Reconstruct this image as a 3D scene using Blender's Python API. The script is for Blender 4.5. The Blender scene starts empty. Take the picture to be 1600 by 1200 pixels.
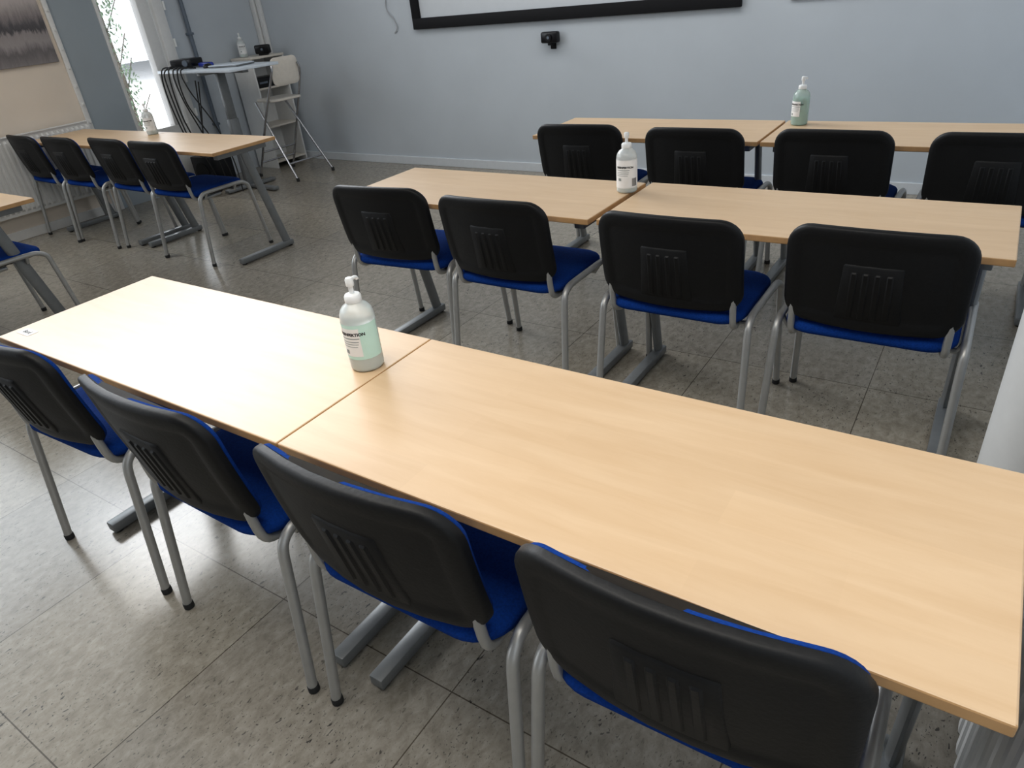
import bpy, bmesh, math, random
from mathutils import Vector, Matrix
random.seed(7)
S = bpy.context.scene
COL = S.collection
PI = math.pi
S.view_settings.view_transform = 'Standard'
for lk in ('Medium High Contrast', 'None'):
    try:
        S.view_settings.look = lk
        break
    except Exception:
        pass

# ------------------------------------------------------------------ materials
def new_mat(name):
    m = bpy.data.materials.new(name); m.use_nodes = True
    nt = m.node_tree
    return m, nt, nt.nodes['Principled BSDF']

def plain(name, col, rough=.5, metal=0., spec=.5, noise=0., nscale=30., bump=0., trans=0., sheen=0.):
    m, nt, b = new_mat(name)
    b.inputs['Base Color'].default_value = (*col, 1)
    b.inputs['Roughness'].default_value = rough
    b.inputs['Metallic'].default_value = metal
    b.inputs['Specular IOR Level'].default_value = spec
    b.inputs['Transmission Weight'].default_value = trans
    b.inputs['Sheen Weight'].default_value = sheen
    if noise or bump:
        tc = nt.nodes.new('ShaderNodeTexCoord')
        n = nt.nodes.new('ShaderNodeTexNoise'); n.inputs['Scale'].default_value = nscale; n.inputs['Detail'].default_value = 4
        nt.links.new(tc.outputs['Object'], n.inputs['Vector'])
        if noise:
            r = nt.nodes.new('ShaderNodeValToRGB')
            lo = [c*(1-noise) for c in col]; hi = [min(1, c*(1+noise)) for c in col]
            r.color_ramp.elements[0].position = .3; r.color_ramp.elements[1].position = .7
            r.color_ramp.elements[0].color = (*lo, 1); r.color_ramp.elements[1].color = (*hi, 1)
            nt.links.new(n.outputs['Fac'], r.inputs['Fac']); nt.links.new(r.outputs['Color'], b.inputs['Base Color'])
        if bump:
            bp = nt.nodes.new('ShaderNodeBump'); bp.inputs['Strength'].default_value = bump; bp.inputs['Distance'].default_value = .002
            nt.links.new(n.outputs['Fac'], bp.inputs['Height']); nt.links.new(bp.outputs['Normal'], b.inputs['Normal'])
    return m

M = {}
M['wall'] = plain('wall_paint', (.565, .605, .645), .75, noise=.02, nscale=3, bump=.1)
M['wall_left'] = plain('wall_paint_cream', (.78, .70, .61), .75, noise=.03, nscale=3)
M['wall_daylit'] = plain('wall_paint_daylit', (.38, .43, .47), .7, noise=.03, nscale=3)  # cool daylight beside the window, put into the wall colour
M['baseboard'] = plain('baseboard_paint', (.69, .72, .75), .5, noise=.02)
M['black_plastic'] = plain('black_plastic', (.0120, .0120, .0125), .50, spec=.36, noise=.1, nscale=120, bump=.25)
M['black_gloss'] = plain('black_gloss', (.010, .010, .012), .3, noise=.1)
M['black_frame'] = plain('black_velvet', (.008, .008, .01), .8, noise=.1)
M['rubber'] = plain('rubber', (.03, .03, .03), .7, noise=.1)
M['blue'] = plain('blue_fabric', (.007, .048, .23), .9, spec=.15, noise=.18, nscale=220, bump=.5)
M['silver'] = plain('silver_paint', (.46, .46, .45), .38, metal=.5, noise=.04)
M['grey_metal'] = plain('grey_metal', (.24, .25, .255), .42, metal=.4, noise=.05)
M['chrome'] = plain('chrome', (.5, .5, .52), .25, metal=.9, noise=.03)
M['white_paint'] = plain('white_paint', (.76, .76, .75), .45, noise=.02)
M['pillar_grey'] = plain('pillar_grey', (.50, .50, .49), .5, noise=.02)
M['radiator_grey'] = plain('radiator_grey', (.60, .60, .59), .5, noise=.02)
M['white_plastic'] = plain('white_plastic', (.82, .83, .82), .35, noise=.02)
M['cable_grey'] = plain('cable_grey', (.40, .41, .43), .5, noise=.02)
M['offwhite'] = plain('offwhite_wood', (.74, .69, .62), .45, noise=.04)
M['screen'] = plain('screen_cloth', (.62, .65, .68), .8, noise=.01)
M['desk_white'] = plain('desk_laminate', (.66, .72, .78), .3, noise=.02)
M['paper'] = plain('paper', (.85, .85, .84), .6, noise=.02)
M['ink'] = plain('ink', (.02, .02, .025), .6, noise=.1)
M['grey_ink'] = plain('grey_ink', (.30, .34, .34), .6, noise=.1)
M['mint'] = plain('mint_label', (.57, .80, .73), .45, noise=.02)
M['gel'] = plain('gel', (.60, .84, .78), .2, noise=.02, trans=.3)
M['bottle_white'] = plain('bottle_plastic', (.92, .95, .94), .28, noise=.02, trans=.5)
M['bottle_green'] = plain('bottle_green_plastic', (.80, .93, .87), .22, noise=.03, trans=.7)
M['blue_plastic'] = plain('blue_plastic', (.05, .08, .4), .4, noise=.1)
M['leaf'] = plain('leaf', (.26, .34, .24), .6, noise=.35, nscale=8)
M['bark'] = plain('bark', (.22, .19, .16), .8, noise=.3)
M['ground_out'] = plain('paving', (.90, .91, .92), .8, noise=.06, nscale=4)
M['pipe'] = plain('grey_pipe', (.16, .19, .23), .5, noise=.05)

def wood_mat():
    m, nt, b = new_mat('maple_laminate')
    L = nt.links.new
    tc = nt.nodes.new('ShaderNodeTexCoord'); oi = nt.nodes.new('ShaderNodeObjectInfo')
    add = nt.nodes.new('ShaderNodeVectorMath'); add.operation = 'ADD'
    mul = nt.nodes.new('ShaderNodeVectorMath'); mul.operation = 'SCALE'; mul.inputs['Scale'].default_value = 7.
    comb = nt.nodes.new('ShaderNodeCombineXYZ'); L(oi.outputs['Random'], comb.inputs['X']); L(oi.outputs['Random'], comb.inputs['Y'])
    L(comb.outputs[0], mul.inputs[0]); L(tc.outputs['Object'], add.inputs[0]); L(mul.outputs[0], add.inputs[1])
    mp = nt.nodes.new('ShaderNodeMapping'); mp.inputs['Scale'].default_value = (3.2, 26, 26); L(add.outputs[0], mp.inputs['Vector'])
    n = nt.nodes.new('ShaderNodeTexNoise'); n.inputs['Scale'].default_value = 1.; n.inputs['Detail'].default_value = 6; n.inputs['Roughness'].default_value = .62; n.inputs['Distortion'].default_value = .4
    L(mp.outputs[0], n.inputs['Vector'])
    r = nt.nodes.new('ShaderNodeValToRGB')
    r.color_ramp.elements[0].position = .28; r.color_ramp.elements[1].position = .74
    r.color_ramp.elements[0].color = (.61, .432, .268, 1); r.color_ramp.elements[1].color = (.68, .505, .335, 1)
    L(n.outputs['Fac'], r.inputs['Fac'])
    br = nt.nodes.new('ShaderNodeTexBrick'); br.offset = .37; br.offset_frequency = 2
    br.inputs['Scale'].default_value = 1.; br.inputs['Mortar Size'].default_value = 0.
    br.inputs['Brick Width'].default_value = .5; br.inputs['Row Height'].default_value = .085
    br.inputs['Color1'].default_value = (.97, .965, .955, 1); br.inputs['Color2'].default_value = (1.015, 1.015, 1.01, 1)
    L(add.outputs[0], br.inputs['Vector'])
    mx = nt.nodes.new('ShaderNodeMix'); mx.data_type = 'RGBA'; mx.blend_type = 'MULTIPLY'; mx.inputs[0].default_value = 1.
    L(r.outputs['Color'], mx.inputs[6]); L(br.outputs['Color'], mx.inputs[7]); L(mx.outputs[2], b.inputs['Base Color'])
    b.inputs['Roughness'].default_value = .36
    b.inputs['Specular IOR Level'].default_value = .42
    return m
M['wood'] = wood_mat()
M['wood_edge'] = plain('wood_edge', (.54, .33, .16), .45, noise=.1, nscale=20)

def floor_mat():
    m, nt, b = new_mat('marbled_lino')
    L = nt.links.new
    g = nt.nodes.new('ShaderNodeNewGeometry')
    mp = nt.nodes.new('ShaderNodeMapping'); mp.inputs['Location'].default_value = (.38, -.10, 0); L(g.outputs['Position'], mp.inputs['Vector'])
    br = nt.nodes.new('ShaderNodeTexBrick'); br.offset = 0; br.squash = 1
    br.inputs['Scale'].default_value = 1; br.inputs['Mortar Size'].default_value = .0017; br.inputs['Mortar Smooth'].default_value = .1
    br.inputs['Brick Width'].default_value = .61; br.inputs['Row Height'].default_value = .61
    br.inputs['Color1'].default_value = (.91, .91, .93, 1); br.inputs['Color2'].default_value = (1.04, 1.03, 1.01, 1); br.inputs['Mortar'].default_value = (.34, .32, .30, 1)
    L(mp.outputs[0], br.inputs['Vector'])
    def noise(sc, scale, det, rough, dist=0., rot=.25):
        q = nt.nodes.new('ShaderNodeMapping'); q.inputs['Scale'].default_value = sc; L(g.outputs['Position'], q.inputs['Vector'])
        q.inputs['Rotation'].default_value = (0, 0, rot)
        n = nt.nodes.new('ShaderNodeTexNoise'); n.inputs['Scale'].default_value = scale; n.inputs['Detail'].default_value = det
        n.inputs['Roughness'].default_value = rough; n.inputs['Distortion'].default_value = dist
        L(q.outputs[0], n.inputs['Vector']); return n
    n1 = noise((1, .6, 1), 40, 6, .70, .4)
    r1 = nt.nodes.new('ShaderNodeValToRGB'); e = r1.color_ramp.elements
    e[0].position = .28; e[0].color = (.235, .210, .172, 1); e[1].position = .74; e[1].color = (.42, .388, .33, 1)
    k = e.new(.5); k.color = (.32, .293, .245, 1)
    L(n1.outputs['Fac'], r1.inputs['Fac'])
    def flecks(sc, scale, lo, hi, rot):
        n2 = noise(sc, scale, 2, .5, .5, rot)
        r2 = nt.nodes.new('ShaderNodeValToRGB'); e = r2.color_ramp.elements
        e[0].position = lo; e[0].color = (0, 0, 0, 1); e[1].position = hi; e[1].color = (1, 1, 1, 1)
        L(n2.outputs['Fac'], r2.inputs['Fac']); return r2
    f1 = flecks((1, .42, 1), 100, .655, .69, .25)
    f2 = flecks((1, .6, 1), 190, .65, .69, .4)
    n3 = noise((1, .6, 1), 4.5, 3, .5)
    r3 = nt.nodes.new('ShaderNodeValToRGB'); e = r3.color_ramp.elements
    e[0].position = .36; e[0].color = (.2, .2, .2, 1); e[1].position = .62; e[1].color = (.95, .95, .95, 1)
    L(n3.outputs['Fac'], r3.inputs['Fac'])
    mxx = nt.nodes.new('ShaderNodeMath'); mxx.operation = 'MAXIMUM'; L(f1.outputs['Color'], mxx.inputs[0]); L(f2.outputs['Color'], mxx.inputs[1])
    mm = nt.nodes.new('ShaderNodeMath'); mm.operation = 'MULTIPLY'; L(mxx.outputs[0], mm.inputs[0]); L(r3.outputs['Color'], mm.inputs[1])
    mx = nt.nodes.new('ShaderNodeMix'); mx.data_type = 'RGBA'; L(mm.outputs[0], mx.inputs[0]); L(r1.outputs['Color'], mx.inputs[6])
    mx.inputs[7].default_value = (.06, .056, .052, 1)
    m2 = nt.nodes.new('ShaderNodeMix'); m2.data_type = 'RGBA'; m2.blend_type = 'MULTIPLY'; m2.inputs[0].default_value = 1
    L(mx.outputs[2], m2.inputs[6]); L(br.outputs['Color'], m2.inputs[7]); L(m2.outputs[2], b.inputs['Base Color'])
    b.inputs['Roughness'].default_value = .20
    return m
M['floor'] = floor_mat()

def picture_mat():
    m, nt, b = new_mat('lake_photo_print')
    L = nt.links.new
    tc = nt.nodes.new('ShaderNodeTexCoord')
    sp = nt.nodes.new('ShaderNodeSeparateXYZ'); L(tc.outputs['Object'], sp.inputs[0])
    n = nt.nodes.new('ShaderNodeTexNoise'); n.inputs['Scale'].default_value = 1; n.inputs['Detail'].default_value = 8; n.inputs['Roughness'].default_value = .75
    mp = nt.nodes.new('ShaderNodeMapping'); mp.inputs['Scale'].default_value = (1, 22, 4); L(tc.outputs['Object'], mp.inputs['Vector']); L(mp.outputs[0], n.inputs['Vector'])
    ma = nt.nodes.new('ShaderNodeMath'); ma.operation = 'MULTIPLY_ADD'; ma.inputs[1].default_value = .22; L(n.outputs['Fac'], ma.inputs[0]); L(sp.outputs['Z'], ma.inputs[2])
    r = nt.nodes.new('ShaderNodeValToRGB'); e = r.color_ramp.elements
    e[0].position = .0; e[0].color = (.20, .18, .18, 1); e[1].position = 1; e[1].color = (.70, .64, .62, 1)
    for p, c in ((.10, (.27, .25, .25)), (.20, (.17, .155, .16)), (.27, (.36, .33, .33)), (.335, (.32, .29, .29)), (.355, (.09, .085, .09)), (.39, (.12, .11, .12)), (.45, (.28, .25, .25)), (.54, (.50, .45, .44)), (.7, (.62, .57, .56))):
        k = e.new(p); k.color = (*c, 1)
    L(ma.outputs[0], r.inputs['Fac']); L(r.outputs['Color'], b.inputs['Base Color'])
    b.inputs['Roughness'].default_value = .35
    return m
M['picture'] = picture_mat()

def glass_mat():
    m = bpy.data.materials.new('window_glass'); m.use_nodes = True
    nt = m.node_tree; nt.nodes.clear()
    o = nt.nodes.new('ShaderNodeOutputMaterial'); t = nt.nodes.new('ShaderNodeBsdfTransparent'); g = nt.nodes.new('ShaderNodeBsdfGlossy')
    g.inputs['Roughness'].default_value = .02; x = nt.nodes.new('ShaderNodeMixShader'); x.inputs[0].default_value = .04
    nt.links.new(t.outputs[0], x.inputs[1]); nt.links.new(g.outputs[0], x.inputs[2]); nt.links.new(x.outputs[0], o.inputs[0])
    return m
M['glass'] = glass_mat()

# ------------------------------------------------------------------ mesh helpers
def obj(name, bm, mat, parent=None, smooth=38, loc=None):
    bmesh.ops.recalc_face_normals(bm, faces=bm.faces)
    me = bpy.data.meshes.new(name); bm.to_mesh(me); bm.free()
    for mm in (mat if isinstance(mat, (list, tuple)) else [mat]): me.materials.append(M[mm] if isinstance(mm, str) else mm)
    if smooth:
        me.shade_smooth(); me.set_sharp_from_angle(angle=math.radians(smooth))
    o = bpy.data.objects.new(name, me); COL.objects.link(o)
    if parent: o.parent = parent
    if loc: o.location = loc
    return o
def NB(): return bmesh.new()
def box(bm, x0, x1, y0, y1, z0, z1, bev=0., seg=2):
    r = bmesh.ops.create_cube(bm, size=1)
    vs = r['verts']
    for v in vs: v.co = Vector(((x0+x1)/2+v.co.x*(x1-x0), (y0+y1)/2+v.co.y*(y1-y0), (z0+z1)/2+v.co.z*(z1-z0)))
    if bev:
        es = list({e for v in vs for e in v.link_edges})
        bmesh.ops.bevel(bm, geom=es, offset=bev, segments=seg, profile=.5, affect='EDGES')
def loft(bm, rings, cap0=True, cap1=True, closed=True):
    R = [[bm.verts.new(p) for p in ring] for ring in rings]
    n = len(R[0])
    for a, b in zip(R, R[1:]):
        for i in range(n if closed else n-1):
            j = (i+1) % n
            bm.faces.new((a[i], a[j], b[j], b[i]))
    if cap0: bm.faces.new(list(reversed(R[0])))
    if cap1 == 'strip':            # bridge the upper and lower run of a rounded rectangle so the cap follows the curve
        q = R[-1]
        for i in range(21): bm.faces.new((q[i], q[i+1], q[42-i], q[43-i]))
        bm.faces.new((q[0], q[43], q[44], q[45], q[46], q[47]))
    elif cap1: bm.faces.new(R[-1])
def smooth_path(pts, k=5):
    P = [Vector(p) for p in pts]; out = []
    for i in range(len(P)-1):
        p0 = P[max(i-1, 0)]; p1 = P[i]; p2 = P[i+1]; p3 = P[min(i+2, len(P)-1)]
        for q in range(k):
            t = q/k
            out.append(.5*((2*p1)+(p2-p0)*t+(2*p0-5*p1+4*p2-p3)*t*t+(3*p1-p0-3*p2+p3)*t**3))
    out.append(P[-1]); return out
def tube(bm, pts, r, n=10, ry=None, ref=None):
    P = [Vector(p) for p in pts]; rings = []; up = None
    for i, p in enumerate(P):
        t = (P[min(i+1, len(P)-1)]-P[max(i-1, 0)]).normalized()
        if up is None:
            a = Vector(ref) if ref else (Vector((1, 0, 0)) if abs(t.x) < .9 else Vector((0, 1, 0)))
            up = (a-t*a.dot(t)).normalized()
        else: up = (up-t*up.dot(t)).normalized()
        s = t.cross(up)
        rings.append([p+up*math.cos(2*PI*k/n)*r+s*math.sin(2*PI*k/n)*(ry or r) for k in range(n)])
    loft(bm, rings)
def lathe(bm, prof, n=28, cx=0, cy=0):
    loft(bm, [[(cx+r*math.cos(2*PI*k/n), cy+r*math.sin(2*PI*k/n), z) for k in range(n)] for r, z in prof])
def rr(hw, hh, r, nc=7, ne=5):
    r = max(min(r, hw-.001, hh-.001), .003); out = []
    cs = [(hw-r, hh-r, 0), (-hw+r, hh-r, PI/2), (-hw+r, -hh+r, PI), (hw-r, -hh+r, 1.5*PI)]
    for ci, (cx, cy, a0) in enumerate(cs):
        for k in range(nc+1):
            a = a0+PI/2*k/nc; out.append((cx+r*math.cos(a), cy+r*math.sin(a)))
        nx, ny, na = cs[(ci+1) % 4]
        p = out[-1]; q = (nx+r*math.cos(na), ny+r*math.sin(na))
        for k in range(1, ne): out.append((p[0]+(q[0]-p[0])*k/ne, p[1]+(q[1]-p[1])*k/ne))
    return out
def thing(name, label, cat, loc=(0, 0, 0), rotz=0, group=None):
    o = bpy.data.objects.new(name, None); COL.objects.link(o); o.empty_display_size = .1
    o.location = loc; o.rotation_euler = (0, 0, rotz); o['label'] = label; o['category'] = cat
    if group: o['group'] = group
    return o
def tag(o, label, cat, group=None):
    o['label'] = label; o['category'] = cat
    if group: o['group'] = group
    return o
def struct(name, bm, mat, parent=None, smooth=0):
    o = obj(name, bm, mat, parent, smooth)
    if not parent: o['kind'] = 'structure'
    return o
def dup(root, loc, rotz, label, group=None):
    r = root.copy(); COL.objects.link(r); r.location = loc; r.rotation_euler = (0, 0, rotz); r['label'] = label
    if group: r['group'] = group
    for ch in list(root.children):
        c = ch.copy(); COL.objects.link(c); c.parent = r
        for g in list(ch.children):
            d = g.copy(); COL.objects.link(d); d.parent = c
    return r

# ------------------------------------------------------------------ setting
XL, XR, YF, HT = -5.45, 1.42, 4.566, 2.7
bm = NB(); box(bm, XL-.1, XR+.1, -2.6, YF+.1, -.1, 0); struct('floor', bm, 'floor')
bm = NB(); box(bm, XL-.1, XR+.1, YF, YF+.1, 0, HT); struct('wall_front', bm, 'wall')
bm = NB(); box(bm, XR, XR+.1, -2.6, YF, 0, HT); struct('wall_right', bm, 'wall')
bm = NB(); lathe(bm, [(.13, 0), (.13, .9), (.13, 1.8), (.13, HT)], 48, 1.295, .95); struct('wall_right_pillar', bm, 'pillar_grey', smooth=40)
bm = NB(); box(bm, XL-.1, XL, -2.6, 2.56, 0, HT); struct('wall_left', bm, 'wall_left')
bm = NB(); box(bm, XL-.1, XL-.005, 2.56, 2.95, 0, HT); box(bm, XL-.1, XL-.005, 2.95, 3.56, 2.25, HT); struct('wall_left_panel', bm, 'wall_daylit')
bm = NB(); box(bm, XL-.1, XL, 3.56, YF, 0, HT); struct('wall_left_corner', bm, 'wall')
bm = NB(); box(bm, XL+.001, XR, YF-.014, YF, 0, .075, bev=.003); struct('baseboard_front', bm, 'baseboard')
bm = NB(); box(bm, XL, XL+.014, -2.6, 2.5, 0, .075, bev=.003); struct('baseboard_left', bm, 'white_paint')
bm = NB(); box(bm, XL, XL+.022, 2.535, 2.575, .0, HT, bev=.004)
for k in range(9): box(bm, XL+.018, XL+.036, 2.548, 2.562, .75+.14*k, .775+.14*k, bev=.003)
struct('trim_1', bm, 'white_paint', smooth=38)
# tall glazed window
bm = NB(); box(bm, XL-.08, XL+.01, 2.95, 2.975, 0, 2.25, bev=.004); box(bm, XL-.08, XL+.01, 2.975, 3.56, 2.19, 2.25, bev=.004); box(bm, XL-.08, XL+.01, 2.975, 3.56, 0, .58, bev=.004)
box(bm, XL-.08, XL+.012, 3.32, 3.435, .58, 2.19, bev=.006); box(bm, XL-.08, XL+.03, 3.455, 3.555, .02, 2.19, bev=.006)
w = struct('window_1', bm, 'white_paint', smooth=38)
bm = NB(); box(bm, XL-.045, XL-.04, 2.975, 3.32, .58, 2.19); obj('pane', bm, 'glass', w, 0)
for z in (.3, .62, .92, 1.22, 1.52, 1.82):
    bm = NB(); tube(bm, [(XL+.03, 3.565, z), (XL+.03, 3.565, z+.07)], .011, 10); obj('hinge', bm, 'white_plastic', w)
bm = NB(); tube(bm, [(XL+.03, 3.43, 1.03), (XL+.07, 3.43, 1.03)], .01, 10); tube(bm, [(XL+.065, 3.43, 1.03), (XL+.065, 3.33, 1.03)], .009, 10); obj('handle', bm, 'chrome', w)
bm = NB(); box(bm, XL+.002, XL+.062, YF-.05, YF-.002, 0, HT, bev=.004); box(bm, XL+.074, XL+.125, YF-.035, YF-.002, 0, HT, bev=.004); struct('trim_2', bm, 'white_paint', smooth=38)
bm = NB(); tube(bm, [(XL+.035, 3.74, .02), (XL+.035, 3.74, HT)], .018, 12)
for z in (.5, 1.3, 2.1): box(bm, XL, XL+.06, 3.715, 3.765, z, z+.02, bev=.003)
struct('trim_3', bm, 'pipe', smooth=38)
# outdoors
bm = NB(); box(bm, -30, XL-.1, -6, 24, -.12, -.05); struct('ground_outside', bm, 'ground_out')
sh = thing('garden_shrub', 'slender pale green shrub outside the tall glazed window', 'shrub', (-6.9, 3.78, -.05))
bm = NB(); tube(bm, [(0, 0, 0), (.02, .01, .9), (-.02, 0, 1.9)], .02, 8)
for k in range(18):
    z = .2+.12*k; a = k*2.4; tube(bm, smooth_path([(0, 0, z-.1), (.10*math.cos(a), .10*math.sin(a), z+.06), (.22*math.cos(a), .22*math.sin(a), z+.25)], 3), .006, 5)
obj('stem', bm, 'bark', sh)
bm = NB()
for i in range(1300):
    z = random.uniform(.05, 2.6); rad = .17*math.sqrt(random.random()); a = random.uniform(0, 2*PI)
    c = Vector((rad*math.cos(a), rad*math.sin(a), z)); R = Matrix.Rotation(random.uniform(0, 6.3), 3, 'Z') @ Matrix.Rotation(random.uniform(-1.2, 1.2), 3, 'X')
    q = [(-.012, 0, 0), (0, -.030, 0), (.012, 0, .004), (0, .030, 0)]
    bm.faces.new([bm.verts.new(c+R @ Vector(p)) for p in q])
obj('foliage', bm, 'leaf', sh, 0)

# ------------------------------------------------------------------ chair
def by(x, z): return .052-(z-.50)*.19+.70*x*x+.25*(z-.65)**2
CZ, HW, HH = .648, .237, .154
def back_ring(t, d, r=.066):
    out = []
    for x, zz in rr(HW-t, HH-t, r-t):
        z = CZ+zz+(.009*(1-(x/HW)**2) if zz > 0 else -.004*(1-(x/HW)**2))*abs(zz)/HH
        out.append((x, by(x, z)-d, z))
    return out
def seat_ring(t, z, r=.085):
    return [(x, .282+y, z-.64*max(0, y-.12)**2) for x, y in rr(.236-t, .213-t, r-t)]
def make_chair(label):
    t = thing('stacking_chair', label, 'chair')
    bm = NB(); loft(bm, [seat_ring(.03, .443), seat_ring(.008, .445), seat_ring(0, .454), seat_ring(0, .466), seat_ring(.006, .475), seat_ring(.02, .482), seat_ring(.05, .485), seat_ring(.1, .484), seat_ring(.15, .483)])
    obj('seat', bm, 'blue', t, 50)
    bm = NB(); loft(bm, [seat_ring(.05, .432), seat_ring(.035, .434), seat_ring(.03, .4432)]); obj('seat_shell', bm, 'black_plastic', t, 50)
    bm = NB()
    loft(bm, [back_ring(.004, -.009), back_ring(0, -.007), back_ring(0, .004), back_ring(.002, .0090), back_ring(.006, .0120), back_ring(.014, .0132), back_ring(.024, .0130), back_ring(.034, .0118), back_ring(.043, .0085), back_ring(.049, .0072), back_ring(.06, .007), back_ring(.09, .007), back_ring(.12, .007), back_ring(.145, .007)], True, 'strip')
    def patch(x0, x1, z0, z1, d, taper=0., e=.006):
        w = x1-x0; xs = [x0, x0+e*.9]+[x0+e*.9+(w-1.8*e)*k/6 for k in range(1, 6)]+[x1-e*.9, x1]; rings = []
        for k, xx in enumerate(xs):
            dd_ = d if 0 < k < len(xs)-1 else .0065; ring = []
            for (zz, dd) in ((z0, .003), (z0, .0065), (z0+e, dd_), (z1-e, dd_), (z1, .0065), (z1, .003)):
                x = xx*(1-taper*(zz-z0)/(z1-z0))
                ring.append((x, by(x, zz)-dd, zz))
            rings.append(ring)
        loft(bm, rings)
    patch(-.090, .090, .520, .706, .0112, .16, .006)
    for k in range(4):
        xc = -.048+.032*k; patch(xc-.0130, xc+.0130, .530, .688, .0145, .06, .008)
    obj('backrest_shell', bm, 'black_plastic', t, 50)
    bm = NB(); loft(bm, [back_ring(.009, -.006), back_ring(.005, -.012), back_ring(.008, -.020), back_ring(.021, -.028), back_ring(.05, -.032), back_ring(.1, -.032), back_ring(.145, -.032)], True, 'strip'); obj('backrest_cushion', bm, 'blue', t, 50)
    for s in (-1, 1):
        for f, t0, t1 in ((0, .048, .094), (1, .535, .490)):
            bm = NB(); tube(bm, [(s*.266, t0, .012), (s*.257, t1, .40)], .0125, 12); lg = obj('leg', bm, 'silver', t)
            bm = NB(); lathe(bm, [(.012, 0), (.0145, .002), (.0145, .018), (.0135, .020)], 14, s*.266, t0+.001); obj('rubber_foot', bm, 'rubber', lg)
        bm = NB(); tube(bm, smooth_path([(s*.257, .0928, .39), (s*.2568, .0955, .41), (s*.256, .104, .437), (s*.255, .127, .457), (s*.254, .160, .4635), (s*.254, .27, .464), (s*.254, .41, .462), (s*.255, .452, .454), (s*.2565, .482, .432), (s*.257, .490, .40)], 4), .0125, 12); obj('side_rail', bm, 'silver', t)
        bm = NB(); tube(bm, smooth_path([(s*.196, .30, .421), (s*.200, .19, .420), (s*.206, .125, .425), (s*.209, .088, .455), (s*.209, by(.209, .55), .55)], 4), .011, 10); obj('back_bracket', bm, 'silver', t)
    for yy in (.16, .39):
        bm = NB(); tube(bm, [(-.254, yy, .460), (-.235, yy, .424), (.235, yy, .424), (.254, yy, .460)], .009, 8); obj('crossbar', bm, 'silver', t)
    return t
rows = [
  ('nearest table row', [(-.985, -.11, 2, 'leftmost blue chair at the nearest table row, cut by the left edge'), (-.342, -.108, -1, 'second blue chair from the left at the nearest table row'),
   (.268, -.107, 0, 'third blue chair from the left at the nearest table row'), (.832, -.095, 1, 'blue chair closest to the camera, showing its large black back')]),
  ('second table row', [(-.99, 1.33, 5, 'leftmost blue chair at the second table row, nearest the aisle'), (-.42, 1.305, 0, 'second blue chair from the left at the second table row'),
   (.258, 1.295, 0, 'third blue chair from the left at the second table row'), (.845, 1.335, 0, 'rightmost blue chair at the second table row, near the pale pillar')]),
  ('third table row', [(-.735, 2.56, 3, 'leftmost blue chair at the table row along the front wall'), (-.12, 2.53, 0, 'second blue chair from the left at the front wall table row'),
   (.478, 2.55, -1, 'third blue chair from the left at the front wall table row'), (1.075, 2.55, 0, 'rightmost blue chair at the front wall table row, cut by the right edge')]),
  ('window side row', [(-5.08, 1.80, -3, 'blue chair at the window side row, closest to the left radiator'), (-4.545, 1.81, 0, 'second blue chair from the left radiator at the window side row'),
   (-3.955, 1.84, -2, 'third blue chair from the left radiator at the window side row'), (-3.40, 1.82, 1, 'blue chair at the aisle end of the window side row')]),
  ('front left table', [(-3.30, .42, 0, 'blue chair cut off at the left edge under the partly seen table')]),
]
proto = None
for rn, lst in rows:
    for (x, y, a, lab) in lst:
        g = 'chairs at the '+rn
        if proto is None:
            proto = make_chair(lab); proto.location = (x, y, 0); proto.rotation_euler = (0, 0, math.radians(a)); proto['group'] = g
        else: dup(proto, (x, y, 0), math.radians(a), lab, g)

# ------------------------------------------------------------------ tables
TL, TD, TZ = 1.198, .484, .73
def make_table(label):
    t = thing('classroom_table', label, 'table')
    bm = NB(); box(bm, -TL/2, TL/2, -TD/2, TD/2, TZ-.021, TZ, bev=.003, seg=2)
    bm.normal_update()
    for f in bm.faces:
        if abs(f.normal.z) < .9: f.material_index = 1
    obj('tabletop', bm, ['wood', 'wood_edge'], t, 0)
    for s in (-1, 1):
        x = s*(TL/2-.065)
        bm = NB(); tube(bm, [(x, .17, .035), (x, .02, TZ-.045)], .015, 14, ry=.030, ref=(1, 0, 0)); lg = obj('leg', bm, 'grey_metal', t)
        bm = NB(); box(bm, x-.021, x+.021, -TD/2+.015, TD/2-.03, .008, .042, bev=.005); obj('foot_bar', bm, 'grey_metal', lg)
        for yy in (-TD/2+.035, TD/2-.05):
            bm = NB(); lathe(bm, [(.014, 0), (.016, .003), (.016, .010)], 12, x, yy); obj('glide', bm, 'rubber', lg)
        bm = NB(); box(bm, x-.02, x+.02, -.19, .19, TZ-.056, TZ-.0215, bev=.004); obj('top_bracket', bm, 'grey_metal', t)
    for yy in (-.08, .12):
        bm = NB(); box(bm, -TL/2+.085, TL/2-.085, yy-.014, yy+.014, TZ-.056, TZ-.022, bev=.003); obj('rail', bm, 'grey_metal', t)
    return t
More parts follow.
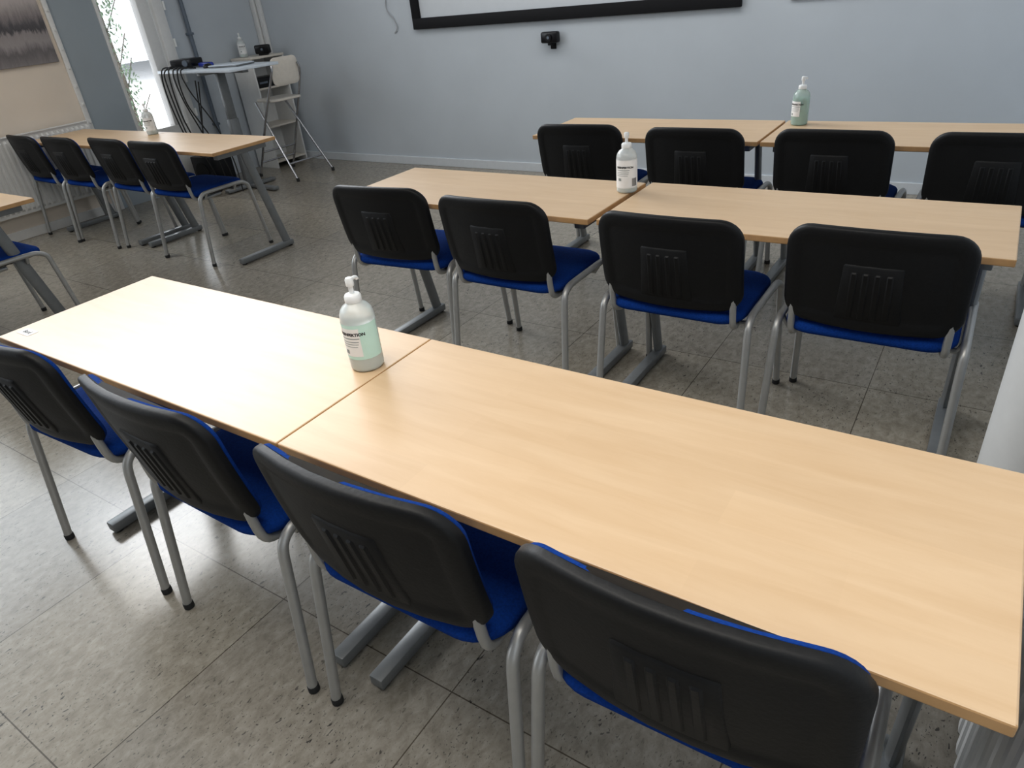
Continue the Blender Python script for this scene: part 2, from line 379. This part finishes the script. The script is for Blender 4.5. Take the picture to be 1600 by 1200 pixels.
tabs = [
 (-.6005, TD/2, 0, 'beech tabletop table at the left of the nearest row, with the white sticker', 'tables of the nearest row'),
 (.5995, TD/2, 0, 'largest beech table in the foreground at the right of the nearest row', 'tables of the nearest row'),
 (-.0418-.622, 1.432+TD/2, -.4, 'beech table at the left of the second row, ending at the aisle', 'tables of the second row'),
 (-.0418+.6005, 1.439+TD/2, 0, 'beech table at the right of the second row, right of the white bottle', 'tables of the second row'),
 (.1775-.626, 2.657+TD/2, 0, 'left beech table of the row along the front wall', 'tables of the front wall row'),
 (.1775+.585, 2.657+TD/2, 0, 'right beech table along the front wall, running out of the right edge', 'tables of the front wall row'),
 (-2.885-.6, 1.94+TD/2, 0, 'beech table of the window side row at the aisle end', 'tables of the window side row'),
 (-2.885-1.802, 1.94+TD/2, 0, 'beech table of the window side row beside the left radiator', 'tables of the window side row'),
 (-3.02-.6, .466+TD/2, 0, 'partly seen beech table at the left edge, nearer than the window side row', 'table at the left edge'),
]
tp = None
for (x, y, a, lab, g) in tabs:
    if tp is None:
        tp = make_table(lab); tp.location = (x, y, 0); tp['group'] = g
    else: dup(tp, (x, y, 0), math.radians(a), lab, g)

# ------------------------------------------------------------------ writing helper
def text_bm(txt, size, bold=.0, fn=None):
    cu = bpy.data.curves.new('writing', 'FONT'); cu.body = txt; cu.size = size; cu.align_x = 'CENTER'; cu.align_y = 'CENTER'; cu.offset = bold; cu.resolution_u = 3
    o = bpy.data.objects.new('writing', cu); COL.objects.link(o)
    bpy.context.view_layer.update()
    me = bpy.data.meshes.new_from_object(o.evaluated_get(bpy.context.evaluated_depsgraph_get()))
    bpy.data.objects.remove(o); bpy.data.curves.remove(cu)
    bm = NB(); bm.from_mesh(me); bpy.data.meshes.remove(me)
    if fn:
        bmesh.ops.triangulate(bm, faces=bm.faces)
        for v in bm.verts: v.co = Vector(fn(v.co.x, v.co.y))
    return bm
st = thing('table_sticker', 'small white name sticker on the left corner of the nearest table', 'sticker', (-1.140, .055, TZ))
bm = NB(); box(bm, -.032, .032, -.016, .016, .0002, .0008); obj('paper', bm, 'paper', st, 0)
obj('writing', text_bm('Bord', .018, .0005, lambda x, y: (x, y, .0010)), 'ink', st, 0)

# ------------------------------------------------------------------ pump bottles
def make_bottle(label, loc, rotz, kind):
    t = thing('pump_bottle', label, 'bottle', loc, rotz, 'hand sanitizer pump bottles')
    R = .0385
    bm = NB(); lathe(bm, [(.030, 0), (R-.004, .001), (R-.001, .004), (R, .010), (R, .126), (R-.001, .134), (R-.004, .143), (R-.010, .151), (R-.017, .156), (.0175, .160), (.0165, .162), (.0165, .167), (.012, .167)], 40)
    obj('body', bm, 'bottle_green' if kind == 'green' else 'bottle_white', t, 45)
    top = {'mint': .108, 'green': .120}.get(kind, .05)
    bm = NB(); lathe(bm, [(.028, .003), (R-.004, .006), (R-.0025, .011), (R-.0025, top), (R-.004, top+.001)], 36); obj('gel', bm, 'gel', t, 45)
    def arc(bm, a0, a1, z0, z1, r, n):
        lo = []; hi = []
        for k in range(n+1):
            a = math.radians(a0+(a1-a0)*k/n); lo.append(bm.verts.new((r*math.cos(a), r*math.sin(a), z0))); hi.append(bm.verts.new((r*math.cos(a), r*math.sin(a), z1)))
        for k in range(n): bm.faces.new((lo[k], lo[k+1], hi[k+1], hi[k]))
    def strip(a0, a1, z0, z1, r, m, name):
        bm = NB(); arc(bm, a0, a1, z0, z1, r, 28); return obj(name, bm, m, t, 60)
    def lines(rows):
        bm = NB()
        for (a0, a1, z0, z1) in rows: arc(bm, a0, a1, z0, z1, R+.0011, 8)
        return bm
    wrap = lambda zc: (lambda x, y: ((R+.0012)*math.cos(-PI/2+x/R), (R+.0012)*math.sin(-PI/2+x/R), zc+y))
    if kind == 'plain': strip(-175, -15, .03, .118, R+.0006, 'paper', 'label')
    elif kind == 'white': strip(-200, 20, .020, .122, R+.0006, 'paper', 'label')
    elif kind == 'mint': strip(-195, 15, .034, .118, R+.0006, 'mint', 'label')
    if kind in ('mint', 'green'): strip(-185, -60, .042, .110, R+.0009, 'paper', 'label_field')
    obj('writing', text_bm('DESINFEKTION', .0098, .0004, wrap(.096)), 'ink', t, 0)
    obj('fine_print', lines([(-140, -62, .0850, .0874), (-140, -66, .0775, .0791), (-140, -68, .0715, .0731), (-140, -72, .0655, .0671), (-128, -110, .047, .057)]), 'grey_ink', t, 0)
    if kind == 'white': obj('barcode', lines([(-48+4*k, -46+4*k, .026, .056) for k in range(8)]), 'ink', t, 0)
    bm = NB(); lathe(bm, [(.0185, .161), (.019, .162), (.019, .174), (.016, .178), (.0068, .180)], 24)
    obj('pump_collar', bm, 'white_plastic', t)
    bm = NB(); lathe(bm, [(.0055, .179), (.0055, .196), (.0085, .197), (.009, .199), (.009, .212), (.007, .2155), (.003, .2165)], 20)
    tube(bm, smooth_path([(0, .003, .2085), (0, .016, .209), (0, .025, .207), (0, .029, .202)], 4), .0042, 10)
    obj('pump_head', bm, 'white_plastic', t)
    return t
make_bottle('white pump bottle with mint label on the nearest table row', (-.055, .318, TZ), math.radians(12), 'mint')
make_bottle('white pump bottle at the gap between the second row tables', (-.085, 1.785, TZ), math.radians(12), 'white')
make_bottle('pale green pump bottle on the row along the front wall', (.235, 3.05, TZ), math.radians(-20), 'green')
make_bottle('pump bottle on the window side row near the tall window', (-4.15, 2.34, TZ), math.radians(40), 'plain')
make_bottle('white pump bottle standing on the corner shelf unit', (-5.30, 4.18, 1.052), math.radians(60), 'plain')

# ------------------------------------------------------------------ radiators
def radiator(label, wall_x, s, depth, y0, y1, z0, z1, mat, pitch):
    t = thing('panel_radiator', label, 'radiator', (wall_x, (y0+y1)/2, 0))
    hy = (y1-y0)/2; xf = s*depth; xb = s*.04; g = .014
    bm = NB(); n = int((y1-y0)/pitch); prof = []
    for k in range(n):
        y = -hy+(y1-y0)*k/n; p = (y1-y0)/n
        prof += [(xf-s*g, y), (xf-s*g, y+p*.25), (xf, y+p*.42), (xf, y+p*.83)]
    prof.append((xf-s*g, hy))
    fl = lambda q, z: [(xf-s*q, y, z) for x, y in prof]
    full = lambda z: [(x, y, z) for x, y in prof]
    loft(bm, [fl(g+.002, z0), fl(g, z0+.022), full(z0+.04), full(z1-.04), fl(g, z1-.022), fl(g+.002, z1)], False, False, False); obj('front_panel', bm, mat, t, 30)
    bm = NB(); box(bm, min(xb, xb+s*.012), max(xb, xb+s*.012), -hy, hy, z0, z1, bev=.003); obj('back_panel', bm, mat, t)
    for e in (-1, 1):
        bm = NB(); box(bm, min(xb, xf-s*.004), max(xb, xf-s*.004), e*hy-.006, e*hy+.006, z0-.005, z1+.006, bev=.002); obj('side_panel', bm, mat, t)
    bm = NB(); a, b = sorted((xb, xf-s*.004))
    box(bm, a, a+.012, -hy, hy, z1-.002, z1+.004); box(bm, b-.012, b, -hy, hy, z1-.002, z1+.004)
    m = int((y1-y0)/.025)
    for k in range(m): yy = -hy+(k+.5)*(y1-y0)/m; box(bm, a+.010, b-.010, yy-.004, yy+.004, z1-.002, z1+.003)
    obj('top_grille', bm, mat, t, 0)
    for yy in (-hy*.6, hy*.6):
        bm = NB(); box(bm, min(0, xb+s*.004), max(0, xb+s*.004), yy-.015, yy+.015, z0+.08, z1-.08, bev=.002); obj('wall_bracket', bm, mat, t)
    bm = NB(); xm = (xf+xb)/2; tube(bm, smooth_path([(xm, hy-.03, z0+.02), (xm, hy-.03, z0-.04), (xm, hy-.03, .0)], 3), .009, 8); obj('pipe', bm, mat, t)
    return t
radiator('white ribbed radiator under the lake picture on the left wall', XL, 1, .10, .75, 2.50, .20, .775, 'white_paint', .040)
radiator('pale ribbed radiator at the right wall, below the near table corner', XR, -1, .19, -1.0, .66, .06, .70, 'radiator_grey', .05)

# ------------------------------------------------------------------ things on walls
t = thing('canvas_print', 'large lake and trees photo print on the left wall above the radiator', 'picture', (XL, 1.7, 1.235))
bm = NB(); box(bm, .002, .022, -.80, .80, .0, .95, bev=.002); obj('print', bm, 'picture', t, 0)
bm = NB(); box(bm, .0, .0035, -.78, .78, .02, .93); obj('backing', bm, 'offwhite', t, 0)

t = thing('projection_screen', 'large projection screen with black frame on the front wall', 'screen', (-1.96, YF, 1.168))
W2 = 1.42; FH = 1.62; fw = .085
bm = NB(); box(bm, -W2, W2, -.035, -.002, 0, fw, bev=.004); box(bm, -W2, W2, -.035, -.002, FH-fw, FH, bev=.004)
box(bm, -W2, -W2+fw, -.0348, -.0022, fw-.004, FH-fw+.004, bev=.004); box(bm, W2-fw, W2, -.0348, -.0022, fw-.004, FH-fw+.004, bev=.004); obj('frame', bm, 'black_frame', t)
bm = NB(); box(bm, -W2+fw-.01, W2-fw+.01, -.014, -.008, fw-.01, FH-fw+.01); obj('screen_cloth', bm, 'screen', t, 0)

t = thing('whiteboard', 'white board on the front wall at the top right', 'whiteboard', (.52, YF, 1.186))
bm = NB(); box(bm, -.74, .74, -.014, -.002, .012, 1.0); obj('surface', bm, 'white_plastic', t, 0)
bm = NB(); box(bm, -.75, .75, -.02, -.001, 0, .016, bev=.003); box(bm, -.75, .75, -.02, -.001, .99, 1.006, bev=.003); box(bm, -.75, -.735, -.0198, -.0012, .012, .994, bev=.003); box(bm, .735, .75, -.0198, -.0012, .012, .994, bev=.003); obj('frame', bm, 'chrome', t)

def webcam(name, label, cat, loc, rotz, wm):
    t = thing(name, label, cat, loc, rotz)
    bm = NB(); box(bm, -.075, .075, -.075, -.02, .012, .092, bev=.014, seg=3); obj('housing', bm, 'black_gloss', t)
    bm = NB(); tube(bm, [(0, -.07, .052), (0, -.084, .052)], .027, 24); tube(bm, [(0, -.083, .052), (0, -.086, .052)], .020, 24); ln = obj('lens', bm, 'black_gloss', t)
    bm = NB(); tube(bm, [(0, -.0855, .052), (0, -.0872, .052)], .011, 18); obj('lens_glass', bm, 'pipe', ln)
    bm = NB()
    if wm: box(bm, -.02, .02, -.06, -.001, -.004, .014, bev=.003); box(bm, -.025, .025, -.008, -.001, -.035, .03, bev=.003)
    else: box(bm, -.045, .045, -.07, -.01, 0, .014, bev=.004)
    obj('mount', bm, 'black_plastic', t)
    return t
webcam('wall_camera', 'black camera mounted on the front wall below the projection screen', 'camera', (-2.0, YF, 1.0), math.radians(0), True)
bm = NB(); tube(bm, smooth_path([(-3.66, YF-.008, 2.2), (-3.63, YF-.008, 1.6), (-3.68, YF-.01, 1.36), (-3.61, YF-.008, 1.26), (-3.585, YF-.012, 1.19), (-3.625, YF-.01, 1.15)], 5), .005, 6)
tag(obj('wall_cable', bm, 'cable_grey'), 'thin pale cable hanging on the front wall left of the screen', 'cable')

# ------------------------------------------------------------------ corner: shelf, desk, stool
t = thing('shelf_unit', 'narrow pale shelf unit in the corner behind the standing desk', 'shelf', (-5.27, 4.31, 0))
HX, HY, HZ = .15, .195, 1.05
for s in (-1, 1):
    bm = NB(); box(bm, -HX, HX, s*HY-.009, s*HY+.009, 0, HZ-.02, bev=.002); obj('side_panel', bm, 'white_paint', t)
bm = NB(); box(bm, -HX-.004, HX+.004, -HY-.012, HY+.012, HZ-.02, HZ, bev=.002); obj('top_panel', bm, 'offwhite', t)
bm = NB(); box(bm, -HX, -HX+.006, -HY+.009, HY-.009, .05, HZ-.02); obj('back_panel', bm, 'white_paint', t, 0)
for z in (.06, .40, .76):
    bm = NB(); box(bm, -HX+.006, HX-.002, -HY+.009, HY-.009, z-.009, z+.009, bev=.002); obj('shelf', bm, 'offwhite', t)
o = thing('media_player', 'black flat media player on the upper shelf of the corner unit', 'player', (-5.25, 4.30, .769))
bm = NB(); box(bm, -.10, .12, -.17, .12, 0, .09, bev=.005); obj('casing', bm, 'black_gloss', o)
bm = NB(); box(bm, .1195, .1225, -.15, -.05, .036, .054, bev=.001); obj('display', bm, 'pipe', o)
o = thing('cable_basket', 'grey tray with a black plug on the upper shelf of the corner unit', 'tray', (-5.22, 4.458, .769))
bm = NB(); box(bm, -.07, .09, -.03, .03, 0, .05, bev=.004); obj('tray', bm, 'grey_metal', o)
bm = NB(); box(bm, -.04, .06, -.02, .02, .045, .09, bev=.006); obj('plug', bm, 'black_plastic', o)
webcam('desktop_speaker', 'black speaker box on top of the corner shelf unit', 'speaker', (-5.20, 4.36, 1.052), math.radians(35), False)

dk = thing('standing_desk', 'high standing desk with pale top and grey pedestal near the window', 'desk', (-4.76, 3.47, 0), math.radians(-4))
bm = NB(); box(bm, -.60, .55, -.24, .24, 1.03, 1.052, bev=.004); obj('desktop', bm, 'desk_white', dk)
bm = NB(); box(bm, -.03, .03, -.045, .045, .03, .62, bev=.006); box(bm, -.024, .024, -.038, .038, .60, 1.02, bev=.005); obj('column', bm, 'grey_metal', dk)
bm = NB(); box(bm, -.30, .40, -.03, .03, .008, .035, bev=.005); box(bm, -.035, .035, -.26, .26, .0078, .034, bev=.005); obj('base', bm, 'grey_metal', dk)
bm = NB(); box(bm, -.4, .4, -.03, .03, 1.0, 1.029, bev=.004); box(bm, -.03, .03, -.2, .2, 1.001, 1.0295, bev=.004); obj('top_bracket', bm, 'grey_metal', dk)
DZ = 1.0525
o = thing('projector', 'small black projector on the left end of the standing desk', 'projector', (-5.18, 3.46, DZ), math.radians(20))
bm = NB(); box(bm, -.11, .11, -.09, .09, .008, .075, bev=.012, seg=3); obj('casing', bm, 'black_gloss', o)
bm = NB(); tube(bm, [(.05, -.088, .042), (.05, -.10, .042)], .026, 20); obj('lens', bm, 'pipe', o)
for a in (-.09, .09):
    for b in (-.07, .07):
        bm = NB(); lathe(bm, [(.01, 0), (.011, .009)], 10, a, b); obj('foot', bm, 'rubber', o)
o = thing('laptop', 'closed grey laptop lying on the right side of the standing desk', 'laptop', (-4.55, 3.46, DZ), math.radians(8))
bm = NB(); box(bm, -.16, .16, -.11, .11, .002, .012, bev=.003); obj('base', bm, 'grey_metal', o)
bm = NB(); box(bm, -.16, .16, -.11, .11, .0125, .020, bev=.003); obj('lid', bm, 'desk_white', o)
o = thing('mouse', 'small black mouse on the standing desk', 'mouse', (-4.80, 3.40, DZ), math.radians(30))
bm = NB(); loft(bm, [[(x, y, z) for x, y in rr(.03-t_, .05-t_, .028)] for t_, z in ((.004, 0), (0, .006), (.002, .018), (.010, .028), (.02, .032))]); obj('body', bm, 'black_gloss', o)
bm = NB(); tube(bm, [(-.003, .03, .029), (.003, .03, .029)], .006, 10); obj('wheel', bm, 'rubber', o)
o = thing('pen_case', 'dark blue case lying on the standing desk', 'case', (-4.96, 3.50, DZ), math.radians(-10))
bm = NB(); box(bm, -.09, .09, -.035, .035, 0, .035, bev=.014, seg=3); obj('pouch', bm, 'blue_plastic', o)
bm = NB(); box(bm, -.08, .08, -.003, .003, .034, .037, bev=.001); obj('zip', bm, 'black_plastic', o)
cabs = [[(-5.05, 3.36, 1.058), (-5.02, 3.205, 1.06), (-4.99, 3.19, .85), (-4.93, 3.24, .55), (-4.88, 3.30, .25), (-4.92, 3.33, .012)],
        [(-4.98, 3.36, 1.058), (-4.95, 3.20, 1.06), (-4.93, 3.18, .80), (-4.83, 3.25, .50), (-4.80, 3.32, .20), (-4.84, 3.36, .012)],
        [(-4.92, 3.36, 1.058), (-4.90, 3.20, 1.06), (-4.84, 3.185, .90), (-4.74, 3.26, .62), (-4.70, 3.32, .30), (-4.66, 3.30, .012)],
        [(-5.10, 3.36, 1.058), (-5.08, 3.20, 1.062), (-5.06, 3.18, .70), (-4.99, 3.22, .38), (-4.97, 3.28, .14), (-5.0, 3.30, .012)],
        [(-5.16, 3.36, 1.058), (-5.14, 3.205, 1.06), (-5.12, 3.17, .92), (-5.03, 3.16, .52), (-4.93, 3.20, .44), (-4.84, 3.21, .62), (-4.79, 3.26, .96)],
        [(-5.22, 3.36, 1.058), (-5.20, 3.21, 1.06), (-5.20, 3.19, .80), (-5.08, 3.19, .42), (-4.98, 3.24, .33), (-4.88, 3.22, .55), (-4.83, 3.26, .97)]]
for c in cabs:
    bm = NB(); tube(bm, smooth_path(c, 6), .006, 6); tag(obj('desk_cable', bm, 'rubber'), 'thin black cable hanging below the standing desk', 'cable', 'cables hanging from the standing desk')
o = thing('subwoofer', 'black cube speaker on the floor below the standing desk', 'speaker', (-5.19, 3.42, 0), math.radians(5))
bm = NB(); box(bm, -.13, .13, -.13, .13, .012, .30, bev=.008); obj('cabinet', bm, 'black_gloss', o)
bm = NB(); tube(bm, [(0, -.128, .16), (0, -.136, .16)], .09, 28); obj('cone', bm, 'black_plastic', o)
for a in (-.1, .1):
    for b in (-.1, .1):
        bm = NB(); lathe(bm, [(.014, 0), (.016, .013)], 12, a, b); obj('foot', bm, 'rubber', o)
bm = NB(); pts = []
for k in range(26):
    a = k*.9; pts.append((-4.93+.10*math.cos(a)*(1+.3*math.sin(k)), 3.12+.08*math.sin(a*1.1), .010+.012*(k % 4)+.002*k))
tube(bm, smooth_path(pts, 4), .0055, 6); tag(obj('cable_tangle', bm, 'rubber'), 'tangled black cable heaped on the floor beside the black cube speaker', 'cable')

sl = thing('folding_bar_stool', 'folding bar stool with off-white seat and back beside the shelf unit', 'stool', (-4.69, 3.98, 0), math.radians(86))
for s in (-1, 1):
    bm = NB(); tube(bm, smooth_path([(s*.20, .32, .014), (s*.186, .03, .53), (s*.162, -.19, .90), (s*.140, -.21, 1.0)], 4), .0105, 10); lg = obj('leg', bm, 'chrome', sl)
    bm = NB(); lathe(bm, [(.012, 0), (.015, .002), (.015, .03), (.0125, .034)], 12, s*.20, .316); obj('foot_cap', bm, 'rubber', lg)
    bm = NB(); tube(bm, [(s*.215, -.30, .014), (s*.160, .155, .69)], .0105, 10); lg = obj('leg', bm, 'chrome', sl)
    bm = NB(); lathe(bm, [(.012, 0), (.015, .002), (.015, .03), (.0125, .034)], 12, s*.215, -.296); obj('foot_cap', bm, 'rubber', lg)
for (x, y, z) in ((.195, .195, .24), (.205, -.205, .155), (.197, .248, .14)):
    bm = NB(); tube(bm, [(-x, y, z), (x, y, z)], .009, 8); obj('footrest', bm, 'chrome', sl)
bm = NB(); loft(bm, [[(x, y, z) for x, y in rr(.165-t_, .160-t_, .06)] for t_, z in ((.006, .696), (0, .700), (0, .711), (.006, .716), (.08, .714))]); obj('seat', bm, 'offwhite', sl, 45)
bm = NB()
def bk(t_, d): return [(x, -.20-.09*z_+.25*x*x-d, .945+z_) for x, z_ in rr(.146-t_, .118-t_, .05)]
loft(bm, [bk(.004, -.007), bk(0, -.004), bk(0, .004), bk(.004, .007), bk(.05, .007)], True, True); obj('backrest', bm, 'offwhite', sl, 45)

# ------------------------------------------------------------------ light
wd = bpy.data.worlds.new('world'); S.world = wd; wd.use_nodes = True
nt = wd.node_tree; bg = nt.nodes['Background']; bg.inputs[0].default_value = (.88, .94, 1.0, 1)
tc = nt.nodes.new('ShaderNodeTexCoord'); sp = nt.nodes.new('ShaderNodeSeparateXYZ'); nt.links.new(tc.outputs['Generated'], sp.inputs[0])
mr = nt.nodes.new('ShaderNodeMapRange'); mr.inputs['From Min'].default_value = -.5; mr.inputs['From Max'].default_value = -.85
mr.inputs['To Min'].default_value = .12; mr.inputs['To Max'].default_value = 1.8
nt.links.new(sp.outputs['X'], mr.inputs['Value']); nt.links.new(mr.outputs[0], bg.inputs[1])
def area(name, loc, target, sx, sy, power, col):
    l = bpy.data.lights.new(name, 'AREA'); l.shape = 'RECTANGLE'; l.size = sx; l.size_y = sy; l.energy = power; l.color = col
    o = bpy.data.objects.new(name, l); COL.objects.link(o); o.location = loc
    o.rotation_euler = (Vector(target)-Vector(loc)).to_track_quat('-Z', 'Y').to_euler()
    return o
area('assumed_ceiling_light', (.1, -.3, 2.65), (.1, -.3, 0), 2.4, 1.2, 33, (1, .95, .87))  # added lamp for an assumed warm ceiling light out of view
area('front_wall_fill', (-1.4, 3.3, 2.65), (-1.4, 4.3, .9), 4.2, .8, 24, (.98, .98, .97))  # added fill tilted at the front wall to brighten it
area('left_wall_fill', (-4.0, 1.3, 2.65), (-4.2, 1.3, 0), 1.2, 1.2, 13, (1, .93, .83))  # added warm fill that lifts the left wall and radiator
area('assumed_window_fill', (-5.2, .1, 1.95), (-1, .8, .5), 2.8, 1.4, 46, (.84, .92, 1))  # added lamp for assumed daylight from the left; no window is built there
area('outdoor_fill', (-12.5, 6.5, 6.5), (-12.5, 6.7, 0), 8.0, 8.0, 2200, (.95, .97, 1))  # added lamp that whitens the ground outside the window

# ------------------------------------------------------------------ camera
h, p, r = .632, .528, .1082
fh = Vector((-math.sin(h), math.cos(h), 0)); rt = Vector((math.cos(h), math.sin(h), 0)); z = Vector((0, 0, 1))
fwv = math.cos(p)*fh-math.sin(p)*z; d = -math.sin(p)*fh-math.cos(p)*z
X = math.cos(r)*rt+math.sin(r)*d; Dn = -math.sin(r)*rt+math.cos(r)*d
cd = bpy.data.cameras.new('camera'); cd.sensor_fit = 'HORIZONTAL'; cd.sensor_width = 36; cd.lens = 36*1077.4/1600; cd.clip_start = .02
co = bpy.data.objects.new('camera', cd); COL.objects.link(co)
Y = -Dn; Zc = -fwv
co.matrix_world = Matrix(((X.x, Y.x, Zc.x, 1.0462), (X.y, Y.y, Zc.y, -.6339), (X.z, Y.z, Zc.z, 1.4649), (0, 0, 0, 1)))
S.camera = co
